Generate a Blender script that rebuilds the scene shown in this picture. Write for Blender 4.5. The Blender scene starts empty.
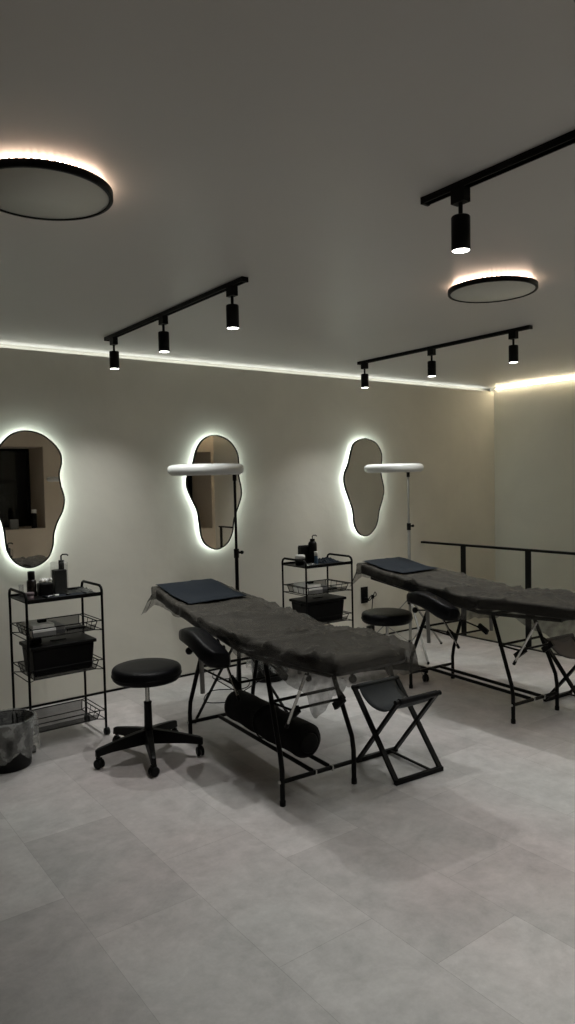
import bpy, math, random
from math import sin, cos, pi, radians
from mathutils import Vector, Matrix, noise

scn = bpy.context.scene
C = scn.collection
random.seed(7)

# ------------------------------------------------------------------ camera
cam_d = bpy.data.cameras.new('camera')
cam = bpy.data.objects.new('camera', cam_d)
C.objects.link(cam)
cam_d.sensor_fit = 'VERTICAL'
cam_d.sensor_height = 36.0
cam_d.lens = 709.39 / 1024 * 36.0
cam_d.clip_start = 0.02
right = Vector((0.801212, -0.597991, -0.021565))
down = Vector((-0.044582, -0.023716, -0.998724))
fwd = Vector((0.596717, 0.801152, -0.045661))
M = Matrix.Identity(4)
for i in range(3):
    M[i][0] = right[i]; M[i][1] = -down[i]; M[i][2] = -fwd[i]
M[2][3] = 1.55
cam.matrix_world = M
scn.camera = cam

# ------------------------------------------------------------------ light and exposure
scn.view_settings.view_transform = 'Standard'
scn.view_settings.look = 'None'
scn.view_settings.gamma = 1
scn.view_settings.exposure = 0.1
scn.view_settings.use_curve_mapping = False
w = bpy.data.worlds.new('night'); scn.world = w; w.use_nodes = True
w.node_tree.nodes['Background'].inputs[0].default_value = (0.02, 0.025, 0.03, 1)
w.node_tree.nodes['Background'].inputs[1].default_value = 0.3
SPOT_POWER = 35.0
SPOT_ANGLE = 112
HALO = 19.0           # backlight strips of the mirrors
RING = 15.0          # backlight of the ceiling discs
COVE_BACK = 4.5
COVE_RIGHT = 38.0
CEIL = 2.525

# ------------------------------------------------------------------ materials
MAT = {}
def principled(name, col, rough=0.5, metal=0.0, spec=0.5, coat=0.0):
    m = bpy.data.materials.new(name); m.use_nodes = True
    b = m.node_tree.nodes['Principled BSDF']
    b.inputs['Base Color'].default_value = (*col, 1)
    b.inputs['Roughness'].default_value = rough
    b.inputs['Metallic'].default_value = metal
    b.inputs['Specular IOR Level'].default_value = spec
    b.inputs['Coat Weight'].default_value = coat
    MAT[name] = m
    return m, m.node_tree, b
def N(t, kind, **kw):
    n = t.nodes.new(kind)
    for k, v in kw.items():
        setattr(n, k, v)
    return n
def coords(t, kind='Object'):
    return N(t, 'ShaderNodeTexCoord').outputs[kind]
def noisy(name, col, amt=0.15, scale=20, rough=0.5, metal=0.0, spec=0.5, bump=0.0, bscale=None, detail=4, rvar=0.0):
    m, t, b = principled(name, col, rough, metal, spec)
    n = N(t, 'ShaderNodeTexNoise'); n.inputs['Scale'].default_value = scale; n.inputs['Detail'].default_value = detail
    t.links.new(coords(t), n.inputs['Vector'])
    r = N(t, 'ShaderNodeMapRange'); r.inputs['To Min'].default_value = 1 - amt; r.inputs['To Max'].default_value = 1 + amt
    r.inputs['From Min'].default_value = .25; r.inputs['From Max'].default_value = .75
    t.links.new(n.outputs['Fac'], r.inputs['Value'])
    mx = N(t, 'ShaderNodeVectorMath', operation='SCALE'); mx.inputs[0].default_value = col
    t.links.new(r.outputs[0], mx.inputs['Scale']); t.links.new(mx.outputs[0], b.inputs['Base Color'])
    if bump:
        n2 = N(t, 'ShaderNodeTexNoise'); n2.inputs['Scale'].default_value = bscale or scale * 3; n2.inputs['Detail'].default_value = 6
        t.links.new(coords(t), n2.inputs['Vector'])
        bp = N(t, 'ShaderNodeBump'); bp.inputs['Strength'].default_value = bump; bp.inputs['Distance'].default_value = .01
        t.links.new(n2.outputs['Fac'], bp.inputs['Height']); t.links.new(bp.outputs[0], b.inputs['Normal'])
    return m
def emissive(name, col, strength):
    m = bpy.data.materials.new(name); m.use_nodes = True
    t = m.node_tree; t.nodes.clear()
    e = N(t, 'ShaderNodeEmission'); e.inputs[0].default_value = (*col, 1); e.inputs[1].default_value = strength
    o = N(t, 'ShaderNodeOutputMaterial'); t.links.new(e.outputs[0], o.inputs[0])
    MAT[name] = m
    return m
def see_through(name, col, alpha, rough=.6, nscale=12, lo=0.0, hi=1.0, spec=.3, bump=0.0):
    """thin material: shader mixed with transparency, its density varying with a noise"""
    m, t, b = principled(name, col, rough, 0, spec)
    out = [n for n in t.nodes if n.type == 'OUTPUT_MATERIAL'][0]
    tr = N(t, 'ShaderNodeBsdfTransparent'); mix = N(t, 'ShaderNodeMixShader')
    n = N(t, 'ShaderNodeTexNoise'); n.inputs['Scale'].default_value = nscale; n.inputs['Detail'].default_value = 5
    t.links.new(coords(t), n.inputs['Vector'])
    r = N(t, 'ShaderNodeMapRange'); r.inputs['From Min'].default_value = .3; r.inputs['From Max'].default_value = .7
    r.inputs['To Min'].default_value = alpha - lo; r.inputs['To Max'].default_value = alpha + hi
    t.links.new(n.outputs['Fac'], r.inputs['Value'])
    t.links.new(r.outputs[0], mix.inputs[0]); t.links.new(tr.outputs[0], mix.inputs[1]); t.links.new(b.outputs[0], mix.inputs[2])
    t.links.new(mix.outputs[0], out.inputs[0])
    if bump:
        n2 = N(t, 'ShaderNodeTexNoise'); n2.inputs['Scale'].default_value = 30; n2.inputs['Detail'].default_value = 6
        n2.inputs['Distortion'].default_value = 1.2
        t.links.new(coords(t), n2.inputs['Vector'])
        bp = N(t, 'ShaderNodeBump'); bp.inputs['Strength'].default_value = bump; bp.inputs['Distance'].default_value = .01
        t.links.new(n2.outputs['Fac'], bp.inputs['Height']); t.links.new(bp.outputs[0], b.inputs['Normal'])
    return m

noisy('black_metal', (.004, .004, .004), .2, 30, .42, 0, .12)
noisy('black_plastic', (.004, .004, .004), .2, 25, .45, 0, .15)
noisy('black_leather', (.005, .005, .006), .15, 40, .36, 0, .09, .12, 260)
noisy('grey_leather', (.011, .0145, .0165), .2, 20, .55, 0, .25, .15, 180)
noisy('brown_leather', (.020, .015, .012), .2, 20, .55, 0, .25, .15, 180)
noisy('black_fabric', (.005, .0045, .0045), .3, 40, .85, 0, .2, .5, 14)
noisy('chrome', (.55, .55, .52), .05, 10, .25, 1.0)
noisy('steel_tube', (.20, .20, .19), .1, 30, .4, .6)
noisy('white_plastic', (.72, .74, .72), .03, 8, .35)
noisy('white_metal', (.26, .26, .24), .03, 8, .4)
noisy('white_card', (.80, .80, .77), .12, 18, .6)
noisy('grey_card', (.20, .20, .20), .12, 18, .6)
noisy('dark_pad', (.012, .0165, .023), .12, 60, .8, 0, .15, .3, 120)
noisy('amber_plastic', (.008, .006, .005), .2, 20, .25)
noisy('pinkish_plastic', (.17, .13, .14), .1, 20, .4)
noisy('blue_plastic', (.05, .10, .16), .2, 20, .4)
noisy('screw', (.6, .6, .58), .05, 20, .3, 1)
noisy('disc_face', (.70, .71, .64), .02, 4, .55)
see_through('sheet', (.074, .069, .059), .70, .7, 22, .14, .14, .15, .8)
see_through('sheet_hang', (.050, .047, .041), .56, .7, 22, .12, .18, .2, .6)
see_through('wire_mesh', (.006, .006, .006), .66, .5, 3, 0, 0)
see_through('clear_plastic', (.20, .21, .20), .12, .12, 9, .04, .14, .6)
see_through('clear_film', (.55, .56, .54), .16, .10, 18, .12, .44, 1.0, 1.0)
emissive('spot_glow', (1, .98, .93), 14)
emissive('halo_glow', (.88, 1.0, .92), HALO)
emissive('ring_glow', (1, .70, .53), RING)
emissive('cove_glow', (.97, 1.0, .97), COVE_BACK)
emissive('warm_cove_glow', (1, .84, .58), COVE_RIGHT)

def plaster(name, col, amt, rough, bump, sc=1.3):
    m, t, b = principled(name, col, rough, 0, .3)
    n = N(t, 'ShaderNodeTexNoise'); n.inputs['Scale'].default_value = sc; n.inputs['Detail'].default_value = 7; n.inputs['Roughness'].default_value = .6
    n.inputs['Distortion'].default_value = .6
    t.links.new(coords(t), n.inputs['Vector'])
    r = N(t, 'ShaderNodeMapRange'); r.inputs['To Min'].default_value = 1 - amt; r.inputs['To Max'].default_value = 1 + amt
    r.inputs['From Min'].default_value = .3; r.inputs['From Max'].default_value = .7
    t.links.new(n.outputs['Fac'], r.inputs['Value'])
    mx = N(t, 'ShaderNodeVectorMath', operation='SCALE'); mx.inputs[0].default_value = col
    t.links.new(r.outputs[0], mx.inputs['Scale']); t.links.new(mx.outputs[0], b.inputs['Base Color'])
    bp = N(t, 'ShaderNodeBump'); bp.inputs['Strength'].default_value = bump; bp.inputs['Distance'].default_value = .02
    n2 = N(t, 'ShaderNodeTexNoise'); n2.inputs['Scale'].default_value = sc * 3; n2.inputs['Detail'].default_value = 5
    t.links.new(coords(t), n2.inputs['Vector'])
    t.links.new(n2.outputs['Fac'], bp.inputs['Height']); t.links.new(bp.outputs[0], b.inputs['Normal'])
    return m
plaster('wall_plaster', (.70, .685, .61), .07, .6, .25)
plaster('side_plaster', (.84, .83, .75), .04, .6, .1)
plaster('beige_plaster', (.58, .51, .42), .05, .6, .1)
plaster('ceiling_paint', (.62, .61, .585), .02, .36, .02, .8)

def floor_material():
    m, t, b = principled('floor_tiles', (.3, .3, .29), .42, 0, .4)
    co = coords(t)
    sep = N(t, 'ShaderNodeSeparateXYZ'); t.links.new(co, sep.inputs[0])
    cmb = N(t, 'ShaderNodeCombineXYZ')
    ax = N(t, 'ShaderNodeMath', operation='ADD'); ax.inputs[1].default_value = -.045 + .405 * 20
    t.links.new(sep.outputs['X'], ax.inputs[0])
    ay = N(t, 'ShaderNodeMath', operation='ADD'); ay.inputs[1].default_value = -.17 + .81 * 10
    t.links.new(sep.outputs['Y'], ay.inputs[0])
    t.links.new(ay.outputs[0], cmb.inputs['X']); t.links.new(ax.outputs[0], cmb.inputs['Y'])
    br = N(t, 'ShaderNodeTexBrick'); br.offset = .37; br.offset_frequency = 2; br.squash = 1
    br.inputs['Scale'].default_value = 1; br.inputs['Brick Width'].default_value = .81; br.inputs['Row Height'].default_value = .405
    br.inputs['Mortar Size'].default_value = .0009; br.inputs['Mortar Smooth'].default_value = .3
    br.inputs['Color1'].default_value = (.40, .393, .385, 1); br.inputs['Color2'].default_value = (.535, .53, .518, 1)
    br.inputs['Mortar'].default_value = (.30, .30, .29, 1)
    t.links.new(cmb.outputs[0], br.inputs['Vector'])
    n = N(t, 'ShaderNodeTexNoise'); n.inputs['Scale'].default_value = 3.6; n.inputs['Detail'].default_value = 11; n.inputs['Roughness'].default_value = .72
    n.inputs['Distortion'].default_value = .8
    t.links.new(co, n.inputs['Vector'])
    r = N(t, 'ShaderNodeMapRange'); r.inputs['From Min'].default_value = .38; r.inputs['From Max'].default_value = .62
    r.inputs['To Min'].default_value = .80; r.inputs['To Max'].default_value = 1.14
    n4 = N(t, 'ShaderNodeTexNoise'); n4.inputs['Scale'].default_value = 11; n4.inputs['Detail'].default_value = 12; n4.inputs['Roughness'].default_value = .75
    t.links.new(co, n4.inputs['Vector'])
    av = N(t, 'ShaderNodeMix', data_type='FLOAT'); av.inputs[0].default_value = .5
    t.links.new(n.outputs['Fac'], av.inputs[2]); t.links.new(n4.outputs['Fac'], av.inputs[3])
    t.links.new(av.outputs[0], r.inputs['Value'])
    sc = N(t, 'ShaderNodeVectorMath', operation='SCALE'); t.links.new(br.outputs['Color'], sc.inputs[0]); t.links.new(r.outputs[0], sc.inputs['Scale'])
    n3 = N(t, 'ShaderNodeTexNoise'); n3.inputs['Scale'].default_value = .9; n3.inputs['Detail'].default_value = 3
    t.links.new(co, n3.inputs['Vector'])
    mix = N(t, 'ShaderNodeMix', data_type='RGBA', blend_type='MULTIPLY')
    r3 = N(t, 'ShaderNodeMapRange'); r3.inputs['From Min'].default_value = .4; r3.inputs['From Max'].default_value = .65
    t.links.new(n3.outputs['Fac'], r3.inputs['Value']); t.links.new(r3.outputs[0], mix.inputs[0])
    t.links.new(sc.outputs[0], mix.inputs[6]); mix.inputs[7].default_value = (1.02, .94, .945, 1)
    t.links.new(mix.outputs[2], b.inputs['Base Color'])
    bp = N(t, 'ShaderNodeBump'); bp.inputs['Strength'].default_value = .12; bp.inputs['Distance'].default_value = .004
    t.links.new(n.outputs['Fac'], bp.inputs['Height']); t.links.new(bp.outputs[0], b.inputs['Normal'])
    return m
floor_material()

m, t, b = principled('mirror_glass', (.86, .85, .80), .015, 1.0)
m, t, b = principled('night_glass', (.006, .008, .010), .06, 0, .5)

# ------------------------------------------------------------------ mesh helpers
class MB:
    """collects shapes that are linked as ONE mesh object"""
    def __init__(s): s.v = []; s.f = []; s.sm = []; s.mi = []; s.cur = 0
    def add(s, vs, fs, smooth=False):
        o = len(s.v); s.v += [tuple(p) for p in vs]
        for f in fs:
            s.f.append(tuple(o + i for i in f)); s.sm.append(smooth); s.mi.append(s.cur)
    def box(s, c, d, mat=None):
        c = Vector(c); x, y, z = d[0] / 2, d[1] / 2, d[2] / 2
        vs = [Vector((a * x, b_ * y, e * z)) for a in (-1, 1) for b_ in (-1, 1) for e in (-1, 1)]
        if mat is not None: vs = [mat @ p for p in vs]
        s.add([p + c for p in vs], [(0, 1, 3, 2), (4, 6, 7, 5), (0, 4, 5, 1), (2, 3, 7, 6), (0, 2, 6, 4), (1, 5, 7, 3)])
        return s
    def span(s, a, b_): return s.box([(a[i] + b_[i]) / 2 for i in range(3)], [abs(b_[i] - a[i]) for i in range(3)])
    def tube(s, pts, r, seg=10, closed=False, cap=True):
        pts = [Vector(p) for p in pts]; n = len(pts)
        rs = r if isinstance(r, (list, tuple)) else [r] * n
        vs = []; up = None
        for i, p in enumerate(pts):
            if closed: d = (pts[(i + 1) % n] - pts[i - 1])
            else: d = pts[min(i + 1, n - 1)] - pts[max(i - 1, 0)]
            d.normalize()
            if up is None:
                up = Vector((0, 0, 1)) if abs(d.z) < .9 else Vector((1, 0, 0))
            a = d.cross(up).normalized(); bb = a.cross(d).normalized(); up = bb
            for k in range(seg):
                q = 2 * pi * k / seg
                vs.append(p + a * (cos(q) * rs[i]) + bb * (sin(q) * rs[i]))
        fs = []
        for i in range(n if closed else n - 1):
            j = (i + 1) % n
            for k in range(seg):
                l = (k + 1) % seg
                fs.append((i * seg + k, i * seg + l, j * seg + l, j * seg + k))
        s.add(vs, fs, True)
        if cap and not closed:
            s.add(vs[:seg], [tuple(range(seg))[::-1]]); s.add(vs[-seg:], [tuple(range(seg))])
        return s
    def bar(s, a, b_, wd, th, upv=(0, 0, 1)):
        """flat or square bar from a to b"""
        a = Vector(a); b_ = Vector(b_); d = (b_ - a); L = d.length; d.normalize()
        u = Vector(upv); x = d.cross(u).normalized(); z = x.cross(d)
        Mx = Matrix((x, d, z)).transposed()
        return s.box((a + b_) / 2, (wd, L, th), Mx)
    def lathe(s, prof, c=(0, 0, 0), seg=32, wob=None):
        vs = []
        for (r, z) in prof:
            for k in range(seg):
                q = 2 * pi * k / seg
                rr = r * (wob(q, z) if wob else 1)
                vs.append((c[0] + rr * cos(q), c[1] + rr * sin(q), c[2] + z))
        fs = []
        for i in range(len(prof) - 1):
            for k in range(seg):
                l = (k + 1) % seg
                fs.append((i * seg + k, i * seg + l, (i + 1) * seg + l, (i + 1) * seg + k))
        s.add(vs, fs, True); return s
    def ball(s, c, r, seg=14, sq=(1, 1, 1)):
        vs = []; fs = []
        n = seg // 2
        for i in range(n + 1):
            th = pi * i / n
            for k in range(seg):
                q = 2 * pi * k / seg
                vs.append((c[0] + r * sq[0] * sin(th) * cos(q), c[1] + r * sq[1] * sin(th) * sin(q), c[2] - r * sq[2] * cos(th)))
        for i in range(n):
            for k in range(seg):
                l = (k + 1) % seg
                fs.append((i * seg + k, i * seg + l, (i + 1) * seg + l, (i + 1) * seg + k))
        s.add(vs, fs, True); return s
    def prism(s, outline, y0, y1, smooth=True):
        """outline in (x, z), extruded along y"""
        n = len(outline)
        vs = [(x, y0, z) for x, z in outline] + [(x, y1, z) for x, z in outline]
        s.add(vs, [(i, (i + 1) % n, n + (i + 1) % n, n + i) for i in range(n)], smooth)
        s.add(vs[:n], [tuple(range(n))[::-1]]); s.add(vs[n:], [tuple(range(n))])
        return s
    def build(s, name, mat, parent=None, bevel=0, smooth_all=False, mats=None):
        me = bpy.data.meshes.new(name); me.from_pydata(s.v, [], s.f)
        for p, q, k in zip(me.polygons, s.sm, s.mi):
            p.use_smooth = q or smooth_all; p.material_index = k
        for mm in (mats or [mat]): me.materials.append(MAT[mm])
        me.validate(); me.update()
        o = bpy.data.objects.new(name, me); C.objects.link(o)
        if parent is not None: o.parent = parent
        if bevel:
            bm = o.modifiers.new('bevel', 'BEVEL'); bm.width = bevel; bm.segments = 3; bm.limit_method = 'ANGLE'; bm.angle_limit = radians(40)
            o.modifiers.new('normals', 'WEIGHTED_NORMAL')
        return o

def tag(o, label, cat, group=None, kind=None):
    o['label'] = label; o['category'] = cat
    if group: o['group'] = group
    if kind: o['kind'] = kind
    return o
def thing(name, label, cat, loc=(0, 0, 0), rz=0, group=None):
    o = bpy.data.objects.new(name, None); C.objects.link(o)
    o.empty_display_size = .05
    o.location = loc; o.rotation_euler = (0, 0, rz)
    return tag(o, label, cat, group)
def structure(name, mb, mat, bevel=0, mats=None, label=None, cat=None):
    o = mb.build(name, mat, None, bevel, mats=mats); o['kind'] = 'structure'
    o['label'] = label or name.replace('_', ' '); o['category'] = cat or name.split('_')[0]
    return o
def dup(root, loc, rz, label=None):
    r = root.copy(); C.objects.link(r); r.location = loc; r.rotation_euler = (0, 0, rz)
    if label: r['label'] = label
    for ch in list(root.children):
        c = ch.copy(); C.objects.link(c); c.parent = r
        for g in ch.children:
            d = g.copy(); C.objects.link(d); d.parent = c
    return r
def smooth_closed(pts, n=6):
    """Catmull-Rom through a closed outline"""
    out = []; L = len(pts)
    for i in range(L):
        p0, p1, p2, p3 = (Vector((*pts[(i + k) % L], 0)) for k in (-1, 0, 1, 2))
        for k in range(n):
            u = k / n
            q = .5 * ((2 * p1) + (p2 - p0) * u + (2 * p0 - 5 * p1 + 4 * p2 - p3) * u * u + (3 * p1 - p0 - 3 * p2 + p3) * u ** 3)
            out.append((q.x, q.y))
    return out
def inset(pts, d):
    """move a closed outline inward by d (positive) in its own plane"""
    L = len(pts); out = []
    area = sum(pts[i][0] * pts[(i + 1) % L][1] - pts[(i + 1) % L][0] * pts[i][1] for i in range(L))
    sg = 1 if area > 0 else -1
    for i in range(L):
        a = pts[i - 1]; b_ = pts[(i + 1) % L]
        tx, tz = b_[0] - a[0], b_[1] - a[1]; l = math.hypot(tx, tz) or 1
        out.append((pts[i][0] - sg * tz / l * d, pts[i][1] + sg * tx / l * d))
    return out
def lerp_table(tab, v):
    if v <= tab[0][0]: return tab[0][1]
    for (a, x), (b_, y) in zip(tab, tab[1:]):
        if v <= b_:
            u = (v - a) / (b_ - a); u = u * u * (3 - 2 * u)
            return x + (y - x) * u
    return tab[-1][1]

# ------------------------------------------------------------------ the room
X0, X1, XR = -2.2, 5.44, 6.62      # left wall, floor edge at the stairwell, right wall
Y0, Y1 = -1.2, 4.99                # front wall (behind the camera), back wall
TOPW = 2.477
f = MB(); f.span((X0 - .1, Y0 - .1, -.15), (X1, 5.25, 0)); f.span((X1, Y0 - .1, -.15), (XR + .1, .92, 0))
structure('floor', f, 'floor_tiles', label='pale grey concrete look tile floor', cat='floor')
structure('ceiling', MB().span((X0 - .1, Y0 - .8, CEIL), (XR + .3, 5.3, CEIL + .1)), 'ceiling_paint', label='grey satin ceiling', cat='ceiling')
structure('wall_back', MB().span((X0, Y1, 0), (XR, Y1 + .05, TOPW)).span((X1 + .001, Y1, -2.6), (XR, Y1 + .05, 0)), 'wall_plaster', label='plastered back wall with backlit mirrors', cat='wall')
structure('wall_back_recess', MB().span((X0, Y1 + .13, 0), (XR + .3, Y1 + .23, CEIL)), 'wall_plaster', label='wall behind the back light cove', cat='wall')
structure('wall_right', MB().span((XR, Y0, -2.6), (XR + .1, Y1 + .05, CEIL)), 'side_plaster', label='pale wall beyond the stairwell', cat='wall')
structure('wall_left', MB().span((X0 - .1, Y0, 0), (X0, Y1 + .2, CEIL)), 'beige_plaster', label='left wall', cat='wall')
# front wall with two window openings
wf = MB()
W1 = (2.45, 3.56, .88, 2.14); W2 = (5.20, 6.56, .70, 2.08)
def wall_with(mb, y0, y1, xs, x0, x1, z0, z1):
    x = x0
    for (a, b_, c, d) in xs:
        mb.span((x, y0, z0), (a, y1, z1)); mb.span((a, y0, z0), (b_, y1, c)); mb.span((a, y0, d), (b_, y1, z1)); x = b_
    mb.span((x, y0, z0), (x1, y1, z1))
wall_with(wf, Y0 - .78, Y0, [W1, W2], X0, XR, 0, CEIL)
structure('wall_front', wf, 'beige_plaster', label='beige wall with deep dark windows', cat='wall')
for k, (a, b_, c, d) in enumerate((W1, W2)):
    o = structure('window_%d' % (k + 1), MB().span((a + .04, Y0 - .755, c + .04), (b_ - .04, Y0 - .735, d - .04)), 'night_glass',
                  label='dark night window %s' % ('with a wide sill' if k == 0 else 'narrow and tall'), cat='window')
    fr = MB(); y0, y1 = Y0 - .77, Y0 - .70
    fr.span((a, y0, c), (a + .04, y1, d)); fr.span((b_ - .04, y0, c), (b_, y1, d)); fr.span((a + .04, y0, c), (b_ - .04, y1, c + .04)); fr.span((a + .04, y0, d - .04), (b_ - .04, y1, d))
    fr.span(((a + b_) / 2 - .02, y0, c + .04), ((a + b_) / 2 + .02, y1, d - .04))
    fr.build('window_frame', 'black_metal', o)
# dark strip drawn as the shadow line along the back wall, edge trims
structure('baseboard_back', MB().span((X0, Y1 - .006, 0), (X1, Y1, .016)), 'black_metal', label='thin black strip drawn as shadow line at the foot of the back wall', cat='shadow_strip')
structure('trim_1', MB().span((X1 - .03, .92, 0), (X1 + .004, Y1 - .006, .006)).span((X1, .92, -.15), (X1 + .004, Y1 - .006, 0)), 'black_metal', label='black edge strip of the floor at the stairwell', cat='trim')
structure('floor_stairwell', MB().span((X1 - 1, .8, -2.7), (XR + .1, Y1 + .1, -2.6)), 'floor_tiles', label='lower floor at the bottom of the stairwell', cat='floor')
structure('wall_stairwell', MB().span((X1 - .1, .8, -2.6), (X1 - .002, Y1 + .05, -.15)), 'side_plaster', label='stairwell wall below the floor edge', cat='wall')
# LED strips of the coves
cv = thing('led_strip', 'cool white light strip hidden along top of the back wall', 'light strip', (0, Y1 + .078, 0), 0)
MB().span((X0 + .01, -.022, 2.438), (XR - .02, .022, 2.446)).build('channel', 'white_metal', cv)
MB().span((X0 + .02, -.018, 2.446), (XR - .03, .018, 2.451)).build('diffuser', 'cove_glow', cv)
cr = thing('led_strip', 'warm light strip along top of the wall beyond the stairwell', 'light strip', (XR - .012, 0, 0), 0)
MB().span((.006, Y0 + .02, 2.494), (.012, Y1 - .02, 2.512)).build('channel', 'white_metal', cr)
MB().span((-.001, Y0 + .03, 2.499), (.006, Y1 - .03, 2.507)).build('diffuser', 'warm_cove_glow', cr)

# ------------------------------------------------------------------ massage beds
def mat_top(v):     # height of the mattress top along its length
    return lerp_table([(-.42, .771), (.0, .770), (.30, .750), (.7, .785), (1.1, .822), (1.5, .868)], v)
def mat_hw(v):
    return lerp_table([(-.42, .202), (-.05, .246), (.30, .250), (.8, .248), (1.5, .214)], v)
CXB = .215
def mat_cx(v):
    return lerp_table([(-.42, .238), (-.05, .225), (.30, .215), (1.5, .204)], v)
def cushion(v0, v1, th=.085):
    mb = MB(); nv = 22; ring = []
    seg = 28; vs = []
    for i in range(nv + 1):
        u = i / nv; v = v0 + (v1 - v0) * u
        e = min(v - v0, v1 - v) ; rr = .022
        k = 1.0
        if e < rr: k = 1 - (1 - math.sqrt(max(0, 1 - ((rr - e) / rr) ** 2)))
        hw = mat_hw(v) - .03 * (1 - k); hz = th / 2 * (.35 + .65 * k)
        zc = mat_top(v) - th / 2
        for j in range(seg):
            q = 2 * pi * j / seg
            cx, sz = cos(q), sin(q)
            n_ = .22
            x = hw * math.copysign(abs(cx) ** .12 if abs(cx) > 1e-6 else 0, cx)
            z = hz * math.copysign(abs(sz) ** .45 if abs(sz) > 1e-6 else 0, sz)
            vs.append((mat_cx(v) + x, v, zc + z))
    fs = []
    for i in range(nv):
        for j in range(seg):
            l = (j + 1) % seg
            fs.append((i * seg + j, i * seg + l, (i + 1) * seg + l, (i + 1) * seg + j))
    mb.add(vs, fs, True)
    mb.add(vs[:seg], [tuple(range(seg))[::-1]], False); mb.add(vs[-seg:], [tuple(range(seg))], False)
    return mb
def arm_pad(sx):
    """kinked arm cushion that slopes down towards the foot end"""
    mb = MB(); cx = CXB + sx * .325
    prof = [(.79, .700, .026, .044), (.78, .700, .038, .054), (.72, .708, .047, .062), (.64, .706, .054, .066), (.56, .686, .060, .070), (.49, .664, .063, .072), (.43, .648, .058, .070), (.385, .646, .045, .060), (.37, .648, .028, .045)]
    seg = 20; vs = []
    for v, z, hz, hx in prof:
        for j in range(seg):
            q = 2 * pi * j / seg; a, b_ = cos(q), sin(q)
            tilt = -sx * .018 * a * sx * (1 if v < .6 else .4)
            vs.append((cx + hx * math.copysign(abs(a) ** .6, a) + sx * .012 * sin((v - .3) * 6), v, z + hz * math.copysign(abs(b_) ** .6, b_) + tilt))
    fs = [(i * seg + j, i * seg + (j + 1) % seg, (i + 1) * seg + (j + 1) % seg, (i + 1) * seg + j) for i in range(len(prof) - 1) for j in range(seg)]
    mb.add(vs, fs, True); mb.add(vs[:seg], [tuple(range(seg))]); mb.add(vs[-seg:], [tuple(range(seg))[::-1]])
    return mb
def make_bed(label, F=1.03, ash=0.0):
    t = thing('massage_bed', label, 'massage bed', (0, 0, 0), 0, 'folding massage beds')
    cushion(-.42, .285, .072).build('leg_cushion', 'black_leather', t)
    cushion(.30, 1.12).build('back_cushion', 'black_leather', t)
    cushion(1.135, 1.50).build('head_cushion', 'black_leather', t)
    fr = MB()
    for x in (.03, .40):
        xf = .075 if x < .2 else .395
        fr.tube([(xf, -.30, .684), (x, .185, .658), (x, .30, .652)], .012); fr.tube([(x, .30, .652), (x, 1.40, mat_top(1.4) - .10)], .012)
    fr.tube([(.072, -.28, .683), (.395, -.28, .683)], .011)
    for v in (.19, .30, .84, 1.38):
        z = (.684 - .026 * (v + .3) / .485 if v < .19 else .655) if v < .31 else .652 + (v - .3) / 1.1 * (mat_top(1.4) - .752)
        fr.tube([(.03, v, z), (.40, v, z)], .011)
    fr.build('frame', 'black_metal', t)
    for x in (0.0, .43):
        xi = .03 if x == 0 else .40
        a = MB().tube([(x, 0, .008), (x, 0, .17), (x, .012, .24), (xi, .185, .655)], .0125, 12); a.build('leg', 'black_metal', t)
        b_ = MB().tube([(x, F, .008), (x, F, .17), (x, F - .012, .24), (xi, F - .185, .664)], .0125, 12); b_.build('leg', 'black_metal', t)
    for x in (0.0, .43):
        for v in (0, F):
            MB().lathe([(0, 0), (.015, 0), (.015, .022), (.0135, .026), (0, .026)], (x, v, 0), 14).build('foot_cap', 'black_plastic', t)
    for v in (0, F):
        MB().tube([(0, v, .115), (.43, v, .115)], .011).build('crossbar', 'black_metal', t)
        MB().tube([(-.0165, v, .115), (-.0125, v, .115)], .008).build('bolt', 'screw', t)
        MB().tube([(0.006, v + (.11 if v == 0 else -.11), .47), (.424, v + (.11 if v == 0 else -.11), .47)], .008).build('brace', 'black_metal', t)
    for x in (.19, .29):
        MB().tube([(x, 0.012, .115), (x, F - .012, .115)], .0115).build('floor_rail', 'black_metal', t)
        cl = MB().box((x, -.001, .115), (.006, .027, .027)); cl.build('clamp', 'screw', t)
    for sx in (-1, 1):
        p = arm_pad(sx).build('armrest', 'black_leather', t); p.location.y = ash
        mt = MB(); cx = CXB + sx * .285
        mt.tube([(cx - sx * .07, .56, .655), (cx - sx * .0, .56, .655)], .012)
        mt.build('armrest_mount', 'black_metal', p)
        mt = MB(); mt.tube([(cx + sx * .03, .645, .665), (cx + sx * .03, .635, .405)], .013, 14).build('support_tube', 'steel_tube', p)
        kb = MB(); kb.tube([(cx + sx * .03, .645, .630), (cx + sx * .05, .72, .622)], .005); kb.ball((cx + sx * .055, .740, .620), .021); kb.build('knob', 'black_plastic', p)
    # ratchet rods that raise the back and the leg cushions
    for (a, b_) in (((.05, .74, .662), (.05, .51, .385)),):
        r = MB().tube([a, b_], .0075).build('ratchet_rod', 'chrome', t)
        d = (Vector(b_) - Vector(a)).normalized(); MB().tube([Vector(b_) - d * .01, Vector(b_) + d * .018], .010).build('rod_tip', 'black_plastic', r)
    for (a, b_) in (((.055, -.14, .655), (.055, .03, .37)),):
        r = MB().tube([a, b_], .0075).build('ratchet_rod', 'chrome', t)
        d = (Vector(b_) - Vector(a)).normalized(); MB().tube([Vector(b_) - d * .01, Vector(b_) + d * .018], .010).build('rod_tip', 'black_plastic', r)
    br = MB(); br.tube([(.06, .0, .45), (.38, .0, .45)], .007)
    br.tube([(.012, .11, .47), (.06, .0, .45)], .006); br.tube([(.418, .11, .47), (.38, .0, .45)], .006)
    for x in (.08, .35): br.bar((x, -.03, .46), (x, .045, .40), .02, .035)
    br.build('ratchet_bracket', 'black_metal', t)
    br = MB()
    br.tube([(.015, F - .115, .47), (.05, .57, .445)], .006); br.tube([(.415, F - .115, .47), (.38, .57, .445)], .006)
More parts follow.
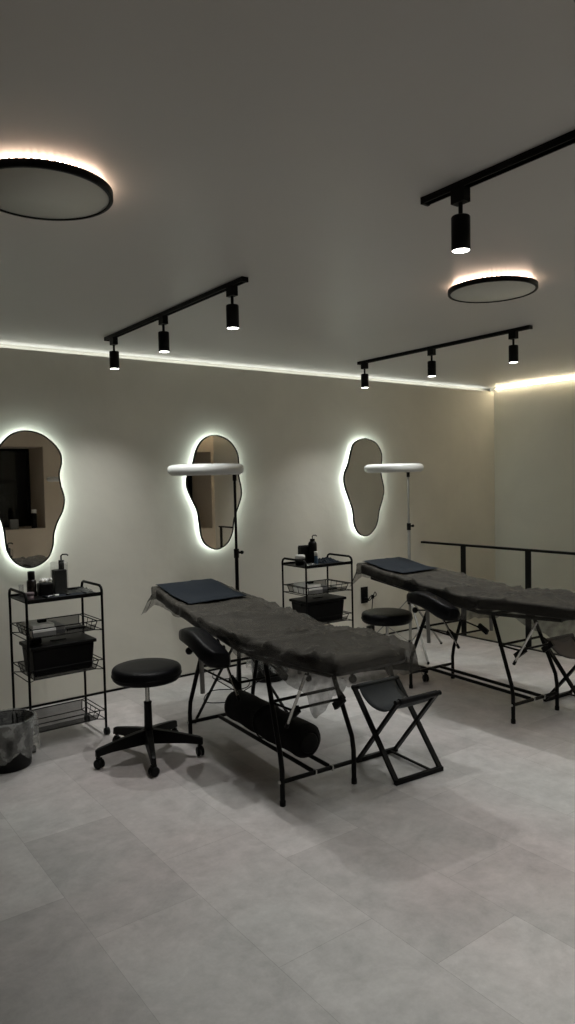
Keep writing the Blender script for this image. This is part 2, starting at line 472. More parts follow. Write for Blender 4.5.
    br.tube([(.05, .57, .445), (.38, .57, .445)], .007)
    for x in (.06, .37): br.bar((x, .61, .47), (x, .53, .43), .02, .035)
    br.build('ratchet_bracket', 'black_metal', t)
    return t
BED1 = ((1.935, 2.686, 0), radians(-4.0)); BED2 = ((3.715, 2.675, 0), radians(-4.0))
bed1 = make_bed('black folding massage bed nearest the camera, between the two trolleys')
bed1.location = BED1[0]; bed1.rotation_euler = (0, 0, BED1[1])
bed2 = make_bed('black folding massage bed by the stair railing, cut off at right', .93, 0); bed2.location = BED2[0]; bed2.rotation_euler = (0, 0, BED2[1])

def make_sheet(seed, corner, flap=0.0):
    """thin nonwoven cover draped over the mattress, in the bed's own coordinates"""
    nu, nv = 74, 170
    top = MB(); vs = []
    v0, v1 = -.425, 1.505
    rc = .018
    def ext(side, v):
        if side < 0:
            base = lerp_table([(-.55, .11), (-.40, corner), (-.24, .16), (-.02, .10), (.12, .095 + flap * .5), (.30, .11 + flap), (.45, .06 + flap), (.8, .06), (1.2, .08), (1.40, .10), (1.5, .17)], v)
        else:
            base = lerp_table([(-.5, .12), (0, .10), (.6, .09), (1.5, .10)], v)
        return base + .018 * noise.noise(Vector((side * 3 + seed, v * 6, 0)))
    fe, he = .118, .105
    for i in range(nv + 1):
        v = v0 - fe + (v1 - v0 + fe + he) * i / nv
        vc = min(max(v, v0), v1); ey = abs(v - vc); sy = 1 if v > vc else -1
        hw = mat_hw(vc) + .008; el = ext(-1, v); er = ext(1, v)
        for j in range(nu + 1):
            s = -(hw + el) + (2 * hw + el + er) * j / nu
            sc_ = min(max(s, -hw), hw); ex = abs(s - sc_); sx = 1 if s > 0 else -1
            if ex < 1e-9: ex = 0
            r = math.hypot(ex, ey)
            drop = max(0, r - rc * .5) if r > 0 else 0
            out = min(r, rc) * .8 + .10 * drop + .45 * max(0, drop - .075)
            fl = noise.noise(Vector((s * 2 + seed * 5, v * 7.5, 1.3))) * .5 + noise.noise(Vector((s * 8, v * 16, seed))) * .25
            out += fl * .07 * min(1, drop / .06) * (.6 if ex > 0 and ey == 0 else 1)
            ux, uy = (sx * ex / r, sy * ey / r) if r > 0 else (0, 0)
            if out < .006 and r > rc: out = .006
            q = Vector((s * 3.2 + seed, v * 2.6, seed)); wp = noise.noise(q) * .35
            wr = .007 * noise.noise(Vector((s * 5 + seed, v * 3, 0)))
            # thin sharp creases fanning from the left waist and across the top
            for (cu, cv, fr_) in ((1.0, -.35, 5.0), (.35, 1.0, 4.0), (.8, .7, 3.4)):
                k_ = noise.noise(Vector(((s * cu + v * cv) * fr_ + wp * 2, (s * cv - v * cu) * 1.1, seed + fr_)))
                wr += .013 * max(0, 1 - abs(k_) * 8) * (1 if v < .85 else max(0, 1 - (v - .85) / .12) * .75 + .25)
            wr += .016 * max(0, 1 - abs(s + .10 - .42 * (v - .05)) / .03) * max(0, 1 - abs(v - .12) / .28)
            wr += .014 * max(0, 1 - abs(v - .30 + .5 * s) / .03) * (1 if s < .1 else 0) * max(0, 1 - abs(s + .12) / .16)
            x = mat_cx(vc) + sc_ + ux * out; y = vc + uy * out
            z = mat_top(vc) + .007 + max(0, wr) * 1.3 - drop
            vs.append((x, y, z))
    W_ = nu + 1
    for i in range(nv):
        for j in range(nu):
            top.f.append((i * W_ + j, i * W_ + j + 1, (i + 1) * W_ + j + 1, (i + 1) * W_ + j)); top.sm.append(True)
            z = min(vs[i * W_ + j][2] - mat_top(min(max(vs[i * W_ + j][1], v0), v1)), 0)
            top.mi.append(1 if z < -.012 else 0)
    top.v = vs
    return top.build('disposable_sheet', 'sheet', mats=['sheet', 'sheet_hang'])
def make_pad(seed, u0, u1, v0, v1, hang):
    mb = MB(); nu, nv = 30, 30; vs = []
    for i in range(nv + 1):
        for j in range(nu + 1):
            u = u0 + (u1 - u0) * j / nu; v = v0 + (v1 - v0) * i / nv + .02 * (u / .25)
            vc = min(v, 1.50); d = max(0, v - 1.50)
            z = mat_top(vc) + .0245 - d * .95 + .003 * noise.noise(Vector((u * 7, v * 7, seed)))
            vs.append((CXB + u, vc + d * .15 + (.02 if d > 0 else 0), z))
    mb.v = vs
    for i in range(nv):
        for j in range(nu):
            a = i * (nu + 1) + j; mb.f.append((a, a + 1, a + nu + 2, a + nu + 1)); mb.sm.append(True); mb.mi.append(0)
    o = mb.build('absorbent_pad', 'dark_pad')
    sd = o.modifiers.new('thick', 'SOLIDIFY'); sd.thickness = .002; sd.offset = -1
    return o
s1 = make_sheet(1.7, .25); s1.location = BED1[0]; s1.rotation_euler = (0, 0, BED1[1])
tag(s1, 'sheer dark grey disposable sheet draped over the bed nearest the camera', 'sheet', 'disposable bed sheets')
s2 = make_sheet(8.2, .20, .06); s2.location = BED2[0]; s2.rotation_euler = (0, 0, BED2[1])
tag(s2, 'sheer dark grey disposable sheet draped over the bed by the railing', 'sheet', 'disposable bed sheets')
p1 = make_pad(2, -.226, .178, .985, 1.497, 0); p1.location = BED1[0]; p1.rotation_euler = (0, 0, BED1[1])
tag(p1, 'dark blue square pad on head end of the bed nearest the camera', 'pad', 'dark pads at the head ends')
p2 = make_pad(5, -.215, .185, 1.02, 1.495, 0); p2.location = BED2[0]; p2.rotation_euler = (0, 0, BED2[1])
tag(p2, 'dark blue square pad on head end of the bed by the railing', 'pad', 'dark pads at the head ends')

# rolled bag on the floor rails of the near bed
bag = thing('bolster_bag', 'long black cloth roll lying on lower rails under the near bed', 'bag', BED1[0], BED1[1])
mb = MB(); prof = []
seg = 28; vs = []; n_ = 34
for i in range(n_ + 1):
    u = i / n_; v = .12 + .78 * u
    e = min(u, 1 - u) * .78
    r = .092 * (1 - (1 - min(1, e / .03)) ** 2 * .35)
    for k in range(seg):
        q = 2 * pi * k / seg
        rr = r * (1 + .07 * noise.noise(Vector((cos(q) * 1.6, sin(q) * 1.6, v * 6))) + .03 * noise.noise(Vector((cos(q) * 4, sin(q) * 4, v * 16))))
        zz = .127 + .086 + rr * sin(q) * (1.0 if sin(q) > 0 else .93)
        vs.append((.24 + rr * cos(q), v, zz))
fs = [(i * seg + j, i * seg + (j + 1) % seg, (i + 1) * seg + (j + 1) % seg, (i + 1) * seg + j) for i in range(n_) for j in range(seg)]
mb.add(vs, fs, True); mb.add(vs[:seg], [tuple(range(seg))]); mb.add(vs[-seg:], [tuple(range(seg))[::-1]])
mb.build('bag_body', 'black_fabric', bag)
MB().lathe([(0, 0), (.05, 0), (.052, .004), (.048, .008), (0, .008)], seg=24).build('end_disc', 'black_plastic', bag)
ed = bag.children[-1]; ed.rotation_euler = (radians(90), 0, 0); ed.location = (.24, .122, .213)
MB().tube([(.24 + .095 * cos(q), .52 + .01 * sin(3 * q), .213 + .095 * sin(q)) for q in [2 * pi * k / 30 for k in range(30)]], .004, 6, closed=True).build('drawstring', 'black_plastic', bag)

# ------------------------------------------------------------------ rolling stools
def make_stool():
    t = thing('rolling_stool', 'round black leather rolling stool in front of the left trolley', 'stool', (0, 0, 0), 0, 'black rolling stools')
    R = .194
    MB().lathe([(0, .440), (.15, .440), (.178, .444), (.190, .456), (.193, .475), (.194, .496), (.191, .508), (.184, .516), (.17, .521), (.1, .524), (0, .525)], seg=48).build('seat', 'black_leather', t)
    pp = t.children[-1]
    MB().lathe([(.1935, .470), (.1965, .473), (.1965, .477), (.1935, .480)], seg=48).build('piping', 'black_leather', pp)
    MB().box((0, 0, .434), (.13, .13, .012)).build('seat_plate', 'black_metal', t)
    lv = MB(); lv.tube([(.02, 0, .425), (.10, .08, .42), (.15, .12, .415)], .005); lv.ball((.152, .122, .415), .010); lv.build('lever', 'black_plastic', t)
    MB().tube([(0, 0, .30), (0, 0, .43)], .0125, 16).build('gas_lift', 'chrome', t)
    MB().lathe([(0, .09), (.024, .09), (.024, .14), (.021, .30), (.023, .315), (0, .318)], seg=20).build('column_cover', 'black_plastic', t)
    MB().lathe([(0, .07), (.035, .075), (.042, .10), (.038, .15), (.026, .165), (0, .165)], seg=24).build('hub', 'black_plastic', t)
    for k in range(5):
        q = radians(177 + 72 * k)
        d = Vector((cos(q), sin(q), 0)); sd = Vector((-sin(q), cos(q), 0))
        a = MB(); vs = []
        for (r, z0, z1, hw) in ((.02, .080, .160, .026), (.12, .080, .145, .023), (.22, .078, .126, .019), (.290, .070, .112, .016), (.308, .066, .102, .013)):
            for (sx, z) in ((-1, z0), (1, z0), (.75, z1), (-.75, z1)):
                p = d * r + sd * (hw * sx); vs.append((p.x, p.y, z))
        fs = [(i * 4 + j, i * 4 + (j + 1) % 4, i * 4 + 4 + (j + 1) % 4, i * 4 + 4 + j) for i in range(4) for j in range(4)] + [(3, 2, 1, 0), (16, 17, 18, 19)]
        a.add(vs, fs); a.build('base_arm', 'black_plastic', t, bevel=.004)
        c = MB(); e = d * .290
        c.tube([(e.x, e.y, .075), (e.x, e.y, .050)], .008)
        c.box((e.x, e.y, .050), (.018, .030, .024), Matrix.Rotation(q + .5, 3, 'Z'))
        cc = c.build('caster', 'black_plastic', t)
        wh = MB(); ax = Vector((cos(q + .5), sin(q + .5), 0))
        for s_ in (-1, 1):
            p0 = Vector((e.x, e.y, .027)) + ax * (s_ * .004); p1_ = p0 + ax * (s_ * .016)
            wh.tube([p0, p0 + ax * (s_ * .002), p1_ - ax * (s_ * .003), p1_], [.024, .0268, .0262, .019], 20)
        wh.build('wheel', 'black_plastic', cc)
    return t
st1 = make_stool(); st1.location = (1.712, 3.66, 0)
st2 = dup(st1, (3.825, 3.888, 0), radians(55), 'round black leather rolling stool under the wall outlet, beside the right trolley')

# ------------------------------------------------------------------ folding camp stools
def make_camp(seatmat, label):
    t = thing('folding_stool', label, 'stool', (0, 0, 0), 0, 'folding camp stools')
    H_, D, W_ = .418, .34, .30
    for x, xo in ((0, .009), (W_, -.009)):
        MB().bar((x, 0, .012), (x, D, H_), .015, .026, (1, 0, 0)).build('leg', 'black_metal', t)
        MB().bar((x + xo * 2, D, .012), (x + xo * 2, 0, H_), .015, .026, (1, 0, 0)).build('leg', 'black_metal', t)
        MB().tube([(x - .010 if x == 0 else x + .010, D / 2, .215), (x + xo * 3, D / 2, .215)], .006).build('pivot', 'screw', t)
    MB().bar((-.012, 0, .013), (W_ + .012, 0, .013), .022, .022).build('floor_bar', 'black_metal', t)
    MB().bar((.005, D, .013), (W_ - .005, D, .013), .022, .022).build('floor_bar', 'black_metal', t)
    MB().bar((W_ - .06, D - .01, .016), (W_ - .06, .01, .016), .014, .008).build('stretcher', 'black_metal', t)
    MB().tube([(-.012, D, H_), (W_ + .012, D, H_)], .013).build('seat_rail', 'black_metal', t)
    MB().tube([(-.004, 0, H_), (W_ + .004, 0, H_)], .013).build('seat_rail', 'black_metal', t)
    mb = MB(); n = 24; vs = []
    for i in range(n + 1):
        u = i / n
        y = D * u; sag = .085 * (1 - (2 * u - 1) ** 2)
        for j in range(9):
            x = .024 + (W_ - .048) * j / 8
            z = H_ - sag + .014 * (1 if i in (0, n) else max(0, 1 - min(u, 1 - u) * 9)) + .004 * noise.noise(Vector((x * 8, y * 8, 0)))
            vs.append((x, y, z))
    mb.v = vs
    for i in range(n):
        for j in range(8):
            a = i * 9 + j; mb.f.append((a, a + 1, a + 10, a + 9)); mb.sm.append(True); mb.mi.append(0)
    o = mb.build('sling_seat', seatmat, t)
    sd = o.modifiers.new('thick', 'SOLIDIFY'); sd.thickness = .004
    for y in (0, D):
        MB().tube([(.022, y, H_), (W_ - .022, y, H_)], .0145 if y else .017, 14).build('seat_sleeve', seatmat if y else 'black_leather', t)
    return t
cs1 = make_camp('grey_leather', 'black folding stool with dark grey sling seat at foot of the near bed'); cs1.location = (2.515, 2.503, 0); cs1.rotation_euler = (0, 0, radians(-4.5))
cs2 = make_camp('brown_leather', 'black folding stool with brown sling seat at the right edge under the far bed'); cs2.location = (4.20, 2.455, 0); cs2.rotation_euler = (0, 0, radians(-4))

# ------------------------------------------------------------------ trolleys
TW, TD = .455, .315
def make_trolley(label):
    t = thing('trolley', label, 'trolley', (0, 0, 0), 0, 'black three shelf trolleys')
    hx, hy = TW / 2, TD / 2
    for sx in (-1, 1):
        for sy in (-1, 1):
            MB().tube([(sx * hx, sy * hy, .05), (sx * hx, sy * hy, .875)], .0075).build('post', 'black_metal', t)
            c = MB(); c.tube([(sx * hx, sy * hy, .052), (sx * hx, sy * hy, .034)], .006); cc = c.build('caster', 'black_plastic', t)
            x = sx * hx + .004
            MB().tube([(x - .016, sy * hy, .0225), (x - .013, sy * hy, .0225), (x + .013, sy * hy, .0225), (x + .016, sy * hy, .0225)], [.015, .0222, .0222, .015], 18).build('wheel', 'black_plastic', cc)
        arc = [(sx * hx, -hy, .87), (sx * hx, -hy, .895), (sx * hx, -hy + .010, .915), (sx * hx, -hy + .032, .925), (sx * hx, 0, .925), (sx * hx, hy - .032, .925), (sx * hx, hy - .010, .915), (sx * hx, hy, .895), (sx * hx, hy, .87)]
        MB().tube(arc, .0085).build('handle', 'black_metal', t)
    tr = MB(); tr.span((-hx, -hy, .868), (hx, hy, .876))
    tr.span((-hx, -hy - .002, .866), (hx, -hy + .004, .889)); tr.span((-hx, hy - .004, .866), (hx, hy + .002, .889))
    tr.build('tray', 'black_metal', t, bevel=.0015)
    for (z0, z1) in ((.655, .712), (.412, .470), (.098, .155)):
        b_ = MB(); a, c = hx - .03, hy - .012; a2, c2 = a - .012, c - .022
        def loop(x, y, z, r=.003): b_.tube([(-x, -y, z), (x, -y, z)], r, 8); b_.tube([(-x, y, z), (x, y, z)], r, 8); b_.tube([(-x, -y, z), (-x, y, z)], r, 8); b_.tube([(x, -y, z), (x, y, z)], r, 8)
        loop(a, c, z1, .0035); loop(a2, c2, z0, .003)
        for sx in (-1, 1):
            for sy in (-1, 1):
                b_.tube([(sx * a, sy * c, z1), (sx * hx, sy * hy, z1)], .003, 8); b_.tube([(sx * a2, sy * c2, z0), (sx * hx, sy * hy, z0)], .003, 8)
                b_.tube([(sx * a, sy * c, z1), (sx * a2, sy * c2, z0)], .003, 8)
            b_.tube([(sx * hx, -hy, z1), (sx * hx, hy, z1)], .003, 8); b_.tube([(sx * hx, -hy, z0), (sx * hx, hy, z0)], .003, 8)
            for k in range(1, 4):
                y = -c + 2 * c * k / 4; b_.tube([(sx * a, y, z1), (sx * a2, y * .9, z0)], .002, 6)
        bk = b_.build('basket', 'black_metal', t)
        p = MB()
        p.add([(-a2, -c2, z0), (a2, -c2, z0), (a2, c2, z0), (-a2, c2, z0)], [(0, 1, 2, 3)])
        zm = z0 + (z1 - z0) * .62; am, cm = a2 + (a - a2) * .62, c2 + (c - c2) * .62
        p.add([(-am, -cm, zm), (am, -cm, zm), (a2, -c2, z0), (-a2, -c2, z0)], [(0, 1, 2, 3)])
        p.add([(-a, c, z1), (a, c, z1), (a2, c2, z0), (-a2, c2, z0)], [(0, 1, 2, 3)])
        p.build('mesh_panel', 'wire_mesh', bk)
    return t
TR1 = (1.428, 4.302, 0); TR2 = (3.553, 4.389, 0)
tr1 = make_trolley('black wire trolley with bottles on top, left of the round stool'); tr1.location = TR1; tr1.rotation_euler = (0, 0, .02)
tr2 = dup(tr1, TR2, -.03, 'black wire trolley behind the near bed, below between two mirrors')

def make_crate():
    t = thing('storage_box', 'black lidded storage box on middle shelf of the left trolley', 'box', (0, 0, 0), 0, 'black storage boxes')
    w0, d0, w1, d1, h = .175, .100, .188, .112, .165
    mb = MB()
    vs = [(sx * w0, sy * d0, .0) for sx, sy in ((-1, -1), (1, -1), (1, 1), (-1, 1))] + [(sx * w1, sy * d1, h) for sx, sy in ((-1, -1), (1, -1), (1, 1), (-1, 1))]
    mb.add(vs, [(3, 2, 1, 0), (0, 1, 5, 4), (1, 2, 6, 5), (2, 3, 7, 6), (3, 0, 4, 7), (4, 5, 6, 7)])
    mb.build('body', 'black_plastic', t, bevel=.012)
    l = MB(); l.box((0, 0, h + .009), (2 * w1 + .022, 2 * d1 + .022, .022)); l.build('lid', 'black_plastic', t, bevel=.006)
    g = MB().box((0, 0, h + .0225), (.09, .03, .006)); g.build('grip', 'black_plastic', t.children[-1], bevel=.002)
    for sx in (-1, 1): MB().box((sx * (w1 + .006), 0, h - .012), (.014, .08, .02)).build('clip', 'black_plastic', t, bevel=.003)
    return t
cr1 = make_crate(); cr1.location = (TR1[0] + .003, TR1[1] - .0, .416)
cr2 = dup(cr1, (TR2[0] + .0, TR2[1] - .0, .416), 0, 'black lidded storage box on middle shelf of the trolley behind the near bed')
ZT = .876
# things on the left trolley's top
def bottle(name, loc, r, h, mat, capmat, label, cat='bottle', rcap=None, hcap=.03, group=None):
    t = thing(name, label, cat, loc, 0, group)
    MB().lathe([(0, 0), (r * .95, 0), (r, .004), (r, h * .86), (r * .9, h * .93), (r * .55, h), (0, h)], seg=24).build('body', mat, t)
    rc = rcap or r * .6
    MB().lathe([(0, h - .002), (rc, h - .002), (rc, h + hcap), (rc * .9, h + hcap + .002), (0, h + hcap + .002)], seg=20).build('cap', capmat, t)
    return t
bottle('bottle', (1.304, 4.365, ZT), .028, .105, 'amber_plastic', 'black_plastic', 'dark brown bottle with black cap on the left trolley', rcap=.021, hcap=.045)
t = thing('tub', 'dark tub with white fluffy contents on the left trolley', 'tub', (1.381, 4.355, ZT))
MB().box((0, 0, .038), (.082, .070, .076)).build('body', 'black_plastic', t, bevel=.008)
mb = MB()
for k in range(14):
    mb.ball((random.uniform(-.03, .03), random.uniform(-.025, .025), .086 + random.uniform(0, .010)), random.uniform(.010, .015), 8)
mb.build('cotton', 'white_card', t)
t = thing('dispenser', 'tall clear square jar of black liquid with pump on left trolley', 'dispenser', (1.473, 4.36, ZT))
MB().box((0, 0, .098), (.088, .075, .196)).build('jar', 'clear_plastic', t, bevel=.006)
MB().box((0, 0, .075), (.076, .063, .145)).build('contents', 'black_plastic', t, bevel=.004)
pm = MB(); pm.tube([(.015, 0, .14), (.015, 0, .205)], .017, 16); pm.tube([(.015, 0, .20), (.015, 0, .232), (.022, -.004, .240), (.045, -.012, .240), (.055, -.014, .232)], .0045, 10); pm.build('pump', 'black_plastic', t)
t = thing('cup', 'small clear cup at back left corner of the left trolley', 'cup', (1.248, 4.385, ZT))
MB().lathe([(0, 0), (.014, 0), (.016, .075), (.0145, .075), (.0125, .003), (0, .003)], seg=20).build('cup_body', 'clear_plastic', t)
t = thing('jar', 'small pinkish jar at front left corner of the left trolley', 'jar', (1.254, 4.245, ZT))
MB().lathe([(0, 0), (.023, 0), (.024, .004), (.024, .026), (0, .026)], seg=24).build('body', 'pinkish_plastic', t)
MB().lathe([(0, .026), (.0255, .026), (.0255, .040), (.024, .042), (0, .042)], seg=24).build('lid', 'pinkish_plastic', t)
def crumple(name, loc, sx, sy, sz, mat, seed, label, cat, n=16):
    mb = MB(); vs = []
    for i in range(n + 1):
        for j in range(n + 1):
            u, v = i / n * 2 - 1, j / n * 2 - 1
            e = max(abs(u), abs(v))
            z = sz * (1 - e ** 4) * (.45 + .8 * abs(noise.noise(Vector((u * 2.6, v * 2.6, seed)))) + .3 * noise.noise(Vector((u * 6, v * 6, seed)))) + .001
            vs.append((u * sx + .01 * noise.noise(Vector((u * 3, v * 3, seed + 3))), v * sy + .01 * noise.noise(Vector((u * 3, v * 3, seed + 8))), max(z, .001)))
    mb.v = vs
    for i in range(n):
        for j in range(n):
            a = i * (n + 1) + j; mb.f.append((a, a + n + 1, a + n + 2, a + 1)); mb.sm.append(False); mb.mi.append(0)
    o = mb.build(name, mat); o.location = loc
    md = o.modifiers.new('thick', 'SOLIDIFY'); md.thickness = .001; md.offset = 1
    tag(o, label, cat); return o
crumple('plastic_wrap', (1.60, 4.315, ZT), .042, .075, .035, 'clear_plastic', 3, 'crumpled clear plastic wrapping at right end of the left trolley', 'wrapping')
t = thing('instrument_tray', 'flat dark tray of small tools on the left trolley', 'tray', (1.46, 4.235, ZT))
MB().span((-.12, -.05, 0), (.12, .05, .004)).span((-.12, -.05, .004), (-.117, .05, .012)).span((.117, -.05, .004), (.12, .05, .012)).build('tray_body', 'dark_pad', t)
for k, (x, m_) in enumerate(((-.09, 'chrome'), (-.05, 'white_card'), (.02, 'black_plastic'))):
    o = MB().box((0, 0, .004), (.03, .018, .008)).build('clip', m_, None, bevel=.002); o.location = (1.46 + x, 4.23 + .012 * (k % 2), ZT + .005); o.rotation_euler = (0, 0, .4 * k)
    tag(o, ('small shiny metal clip', 'small white clip', 'small black clip')[k] + ' in the dark tray on the left trolley', 'clip')
def carton(loc, dims, mat, label, rz=0, cat='box', name='carton', group=None):
    o = MB().box((0, 0, dims[2] / 2), dims).build(name, mat, None, bevel=.003); o.location = loc; o.rotation_euler = (0, 0, rz)
    return tag(o, label, cat, group)
for T_, who in ((TR1, 'left trolley'), (TR2, 'trolley behind the near bed')):
    x, y = T_[0], T_[1]
    carton((x - .115, y - .02, .659), (.14, .20, .042), 'white_card', 'flat white box, lowest in the stack on upper shelf of %s' % who)
    carton((x - .118, y - .015, .7015), (.13, .18, .026), 'white_card', 'flat white box, topmost in the stack on upper shelf of %s' % who, .05)
    carton((x - .015, y - .01, .659), (.055, .19, .050), 'grey_card', 'slim grey box beside the white boxes on upper shelf of %s' % who, .03)
    o = MB().box((0, 0, .009), (.05, .035, .018)).build('clasp', 'black_plastic', None, bevel=.005); o.location = (x - .10, y - .03, .728); tag(o, 'small black clip lying on white boxes of %s' % who, 'clip')
    mb = MB().box((0, 0, .006), (.12, .07, .012)); o = mb.build('tool_case', 'black_plastic', None, bevel=.003); o.location = (x + .10, y - .02, .659); tag(o, 'flat black case on upper shelf of %s' % who, 'case')
o = MB().box((0, 0, .025), (.06, .10, .05)).build('pouch', 'black_fabric', None, bevel=.012); o.location = (1.29, 4.30, .416 + .165 + .0205); tag(o, 'small black pouch on lid of the storage box of left trolley', 'pouch')
# things on the second trolley
t = thing('container', 'round black container with white top on trolley behind the near bed', 'container', (3.405, 4.42, ZT))
MB().lathe([(0, 0), (.036, 0), (.038, .05), (0, .05)], seg=28).build('body', 'black_plastic', t)
MB().lathe([(0, .05), (.040, .05), (.041, .070), (.036, .078), (0, .080)], seg=28).build('lid', 'white_card', t)
t = thing('jar', 'upright black square jar on trolley behind the near bed', 'jar', (3.487, 4.475, ZT))
MB().box((0, 0, .068), (.085, .05, .136)).build('body', 'black_plastic', t, bevel=.004)
MB().box((0, 0, .140), (.078, .045, .008)).build('lid', 'black_metal', t, bevel=.002)
t = thing('dispenser', 'tall black pump bottle on trolley behind the near bed', 'dispenser', (3.55, 4.44, ZT))
MB().lathe([(0, 0), (.034, 0), (.035, .005), (.035, .155), (.028, .172), (0, .175)], seg=28).build('jar', 'black_plastic', t)
pm = MB(); pm.tube([(0, 0, .17), (0, 0, .195)], .020, 16); pm.tube([(0, 0, .19), (0, 0, .215), (.008, 0, .222), (.035, .002, .222), (.045, .002, .214)], .0045, 10); pm.build('pump', 'black_plastic', t)
bottle('bottle', (3.512, 4.35, ZT), .015, .07, 'blue_plastic', 'white_card', 'small bottle with white cap on trolley behind the near bed', rcap=.0145, hcap=.030)
crumple('plastic_wrap', (3.44, 4.33, ZT), .05, .04, .02, 'clear_plastic', 6, 'crumpled clear wrap beside round container on trolley behind near bed', 'wrapping')
crumple('cloth', (3.66, 4.42, ZT), .085, .09, .035, 'dark_pad', 9, 'dark crumpled cloth at right end of trolley behind the near bed', 'cloth')

# ------------------------------------------------------------------ bins with liners
def make_bin(label, lab2, loc, seed):
    t = thing('waste_bin', label, 'bin', loc, 0, 'black waste bins')
    MB().lathe([(0, 0), (.118, 0), (.122, .004), (.143, .255), (.147, .258), (.147, .266), (.140, .266), (.118, .008), (0, .008)], seg=44).build('bucket', 'black_plastic', t)
    mb = MB(); seg = 72; prof = [(.128, .16), (.139, .262), (.148, .274), (.158, .262), (.167, .21), (.172, .15), (.174, .095)]; vs = []
    for i, (r, z) in enumerate(prof):
        for k in range(seg):
            q = 2 * pi * k / seg
            n1 = noise.noise(Vector((cos(q) * 2.2, sin(q) * 2.2, z * 5 + seed))); n2 = noise.noise(Vector((cos(q) * 7, sin(q) * 7, z * 12 + seed)))
            wgt = min(1, max(0, i - 2) / 2)
            rr = r + wgt * (.014 * n1 + .009 * n2) + (.012 * n2 if i == 0 else 0); rr = max(rr, .149 if i >= 3 else 0)
            dz = (.055 * n1 + .02 * n2) * (i - 3) / 3 if i > 3 else (.006 * n2 if i == 2 else 0)
            vs.append((rr * cos(q), rr * sin(q), z + dz))
    fs = [(i * seg + k, i * seg + (k + 1) % seg, (i + 1) * seg + (k + 1) % seg, (i + 1) * seg + k) for i in range(len(prof) - 1) for k in range(seg)]
    mb.add(vs, fs, True)
    o = mb.build('bin_liner', 'clear_film'); o.location = loc; tag(o, lab2, 'bin liner', 'clear bin liners')
    return t
make_bin('small black bin in front of the left trolley', 'crinkled clear liner folded over rim of the bin at left edge', (1.045, 4.045, 0), 1)
make_bin('small black bin seen below the near bed, beside its trolley', 'crinkled clear liner over the bin seen below the near bed', (3.13, 4.50, 0), 5)

# ------------------------------------------------------------------ round lamps on tripods
def make_lamp(label, metal, head_dir, foot_angs, loc, joint_z):
    t = thing('ring_lamp', label, 'lamp', loc, 0, 'round white lamps on tripods')
    MB().tube([(0, 0, .03), (0, 0, joint_z + .02)], .013, 14).build('pole', metal, t)
    MB().tube([(0, 0, joint_z), (0, 0, 1.565)], .0095, 14).build('pole_extension', metal, t)
    c = MB(); c.tube([(0, 0, joint_z - .035), (0, 0, joint_z + .025)], .018, 16); c.tube([(0, 0, joint_z), (.03, -.012, joint_z)], .008); c.ball((.036, -.014, joint_z), .013); c.build('clamp', 'black_plastic', t)
    h = MB(); h.tube([(0, 0, .43), (0, 0, .50)], .021, 16); h.build('tripod_collar', 'black_plastic', t)
    h = MB(); h.tube([(0, 0, .08), (0, 0, .11)], .018, 16); h.build('lower_collar', 'black_plastic', t)
    for a in foot_angs:
        d = Vector((cos(radians(a)), sin(radians(a)), 0)); e = d * .43
        l = MB(); l.bar(tuple(d * .02 + Vector((0, 0, .465))), (e.x, e.y, .012), .016, .010); lo = l.build('tripod_leg', metal, t)
        MB().ball((e.x, e.y, .012), .012).build('rubber_foot', 'black_plastic', lo)
        m_ = d * .235
        MB().bar(tuple(d * .015 + Vector((0, 0, .095))), (m_.x, m_.y, .240), .012, .005).build('tripod_brace', metal, t)
    hd = Vector((cos(radians(head_dir)), sin(radians(head_dir)), 0)); Rr = .205
    cc = hd * (Rr + .012); cz = 1.628
    b_ = MB(); b_.tube([(0, 0, 1.55), (0, 0, 1.60)], .014, 14); b_.box((hd.x * .012, hd.y * .012, 1.602), (.05, .05, .02)); b_.build('head_mount', 'black_plastic', t)
    # broad flattened ring
    mb = MB(); S, K = 72, 20; vs = []
    for i in range(S):
        q = 2 * pi * i / S; dx = Vector((cos(q), sin(q), 0))
        for k in range(K):
            p = 2 * pi * k / K; a, b2 = cos(p), sin(p)
            rr = Rr + .047 * math.copysign(abs(a) ** .8, a); z = .034 * math.copysign(abs(b2) ** .8, b2)
            tilt = -.02 * dx.dot(Vector((.8, -.6, 0)))
            vs.append((cc.x + dx.x * rr, cc.y + dx.y * rr, cz + z + tilt * 0))
    fs = [(i * K + k, i * K + (k + 1) % K, ((i + 1) % S) * K + (k + 1) % K, ((i + 1) % S) * K + k) for i in range(S) for k in range(K)]
    mb.add(vs, fs, True); hdo = mb.build('lamp_head', 'white_plastic', t)
    lp = MB(); vs = []
    for i in range(S):
        q = 2 * pi * i / S
        for rr, z in ((Rr - .026, -.030), (Rr - .022, -.0365), (Rr + .022, -.0365), (Rr + .026, -.030)): vs.append((cc.x + cos(q) * rr, cc.y + sin(q) * rr, cz + z))
    fs = [(i * 4 + k, i * 4 + k + 1, ((i + 1) % S) * 4 + k + 1, ((i + 1) % S) * 4 + k) for i in range(S) for k in range(3)]
    lp.add(vs, fs, True); lp.build('light_panel', 'white_card', hdo)
    bt = MB()
    for k in range(3):
        q = radians(head_dir + 180 - 14 + 14 * k) + 1.1; bt.ball((cc.x + cos(q) * (Rr + .043), cc.y + sin(q) * (Rr + .043), cz + .008), .006, 8)
    bt.build('buttons', 'chrome', hdo)
    return t
make_lamp('white ring lamp on black tripod pole beside the near bed', 'black_metal', 178, (195, 285, 60), (2.597, 4.08, 0), 1.06)
make_lamp('white ring lamp on pale tripod pole between right mirror and far bed', 'white_metal', 190, (243, 3, 123), (4.565, 4.35, 0), 1.12)

make_lamp('white ring lamp behind the camera, seen only as a reflection in the left mirror', 'white_metal', 180, (60, 180, 300), (3.79, -.30, 0), 1.10)

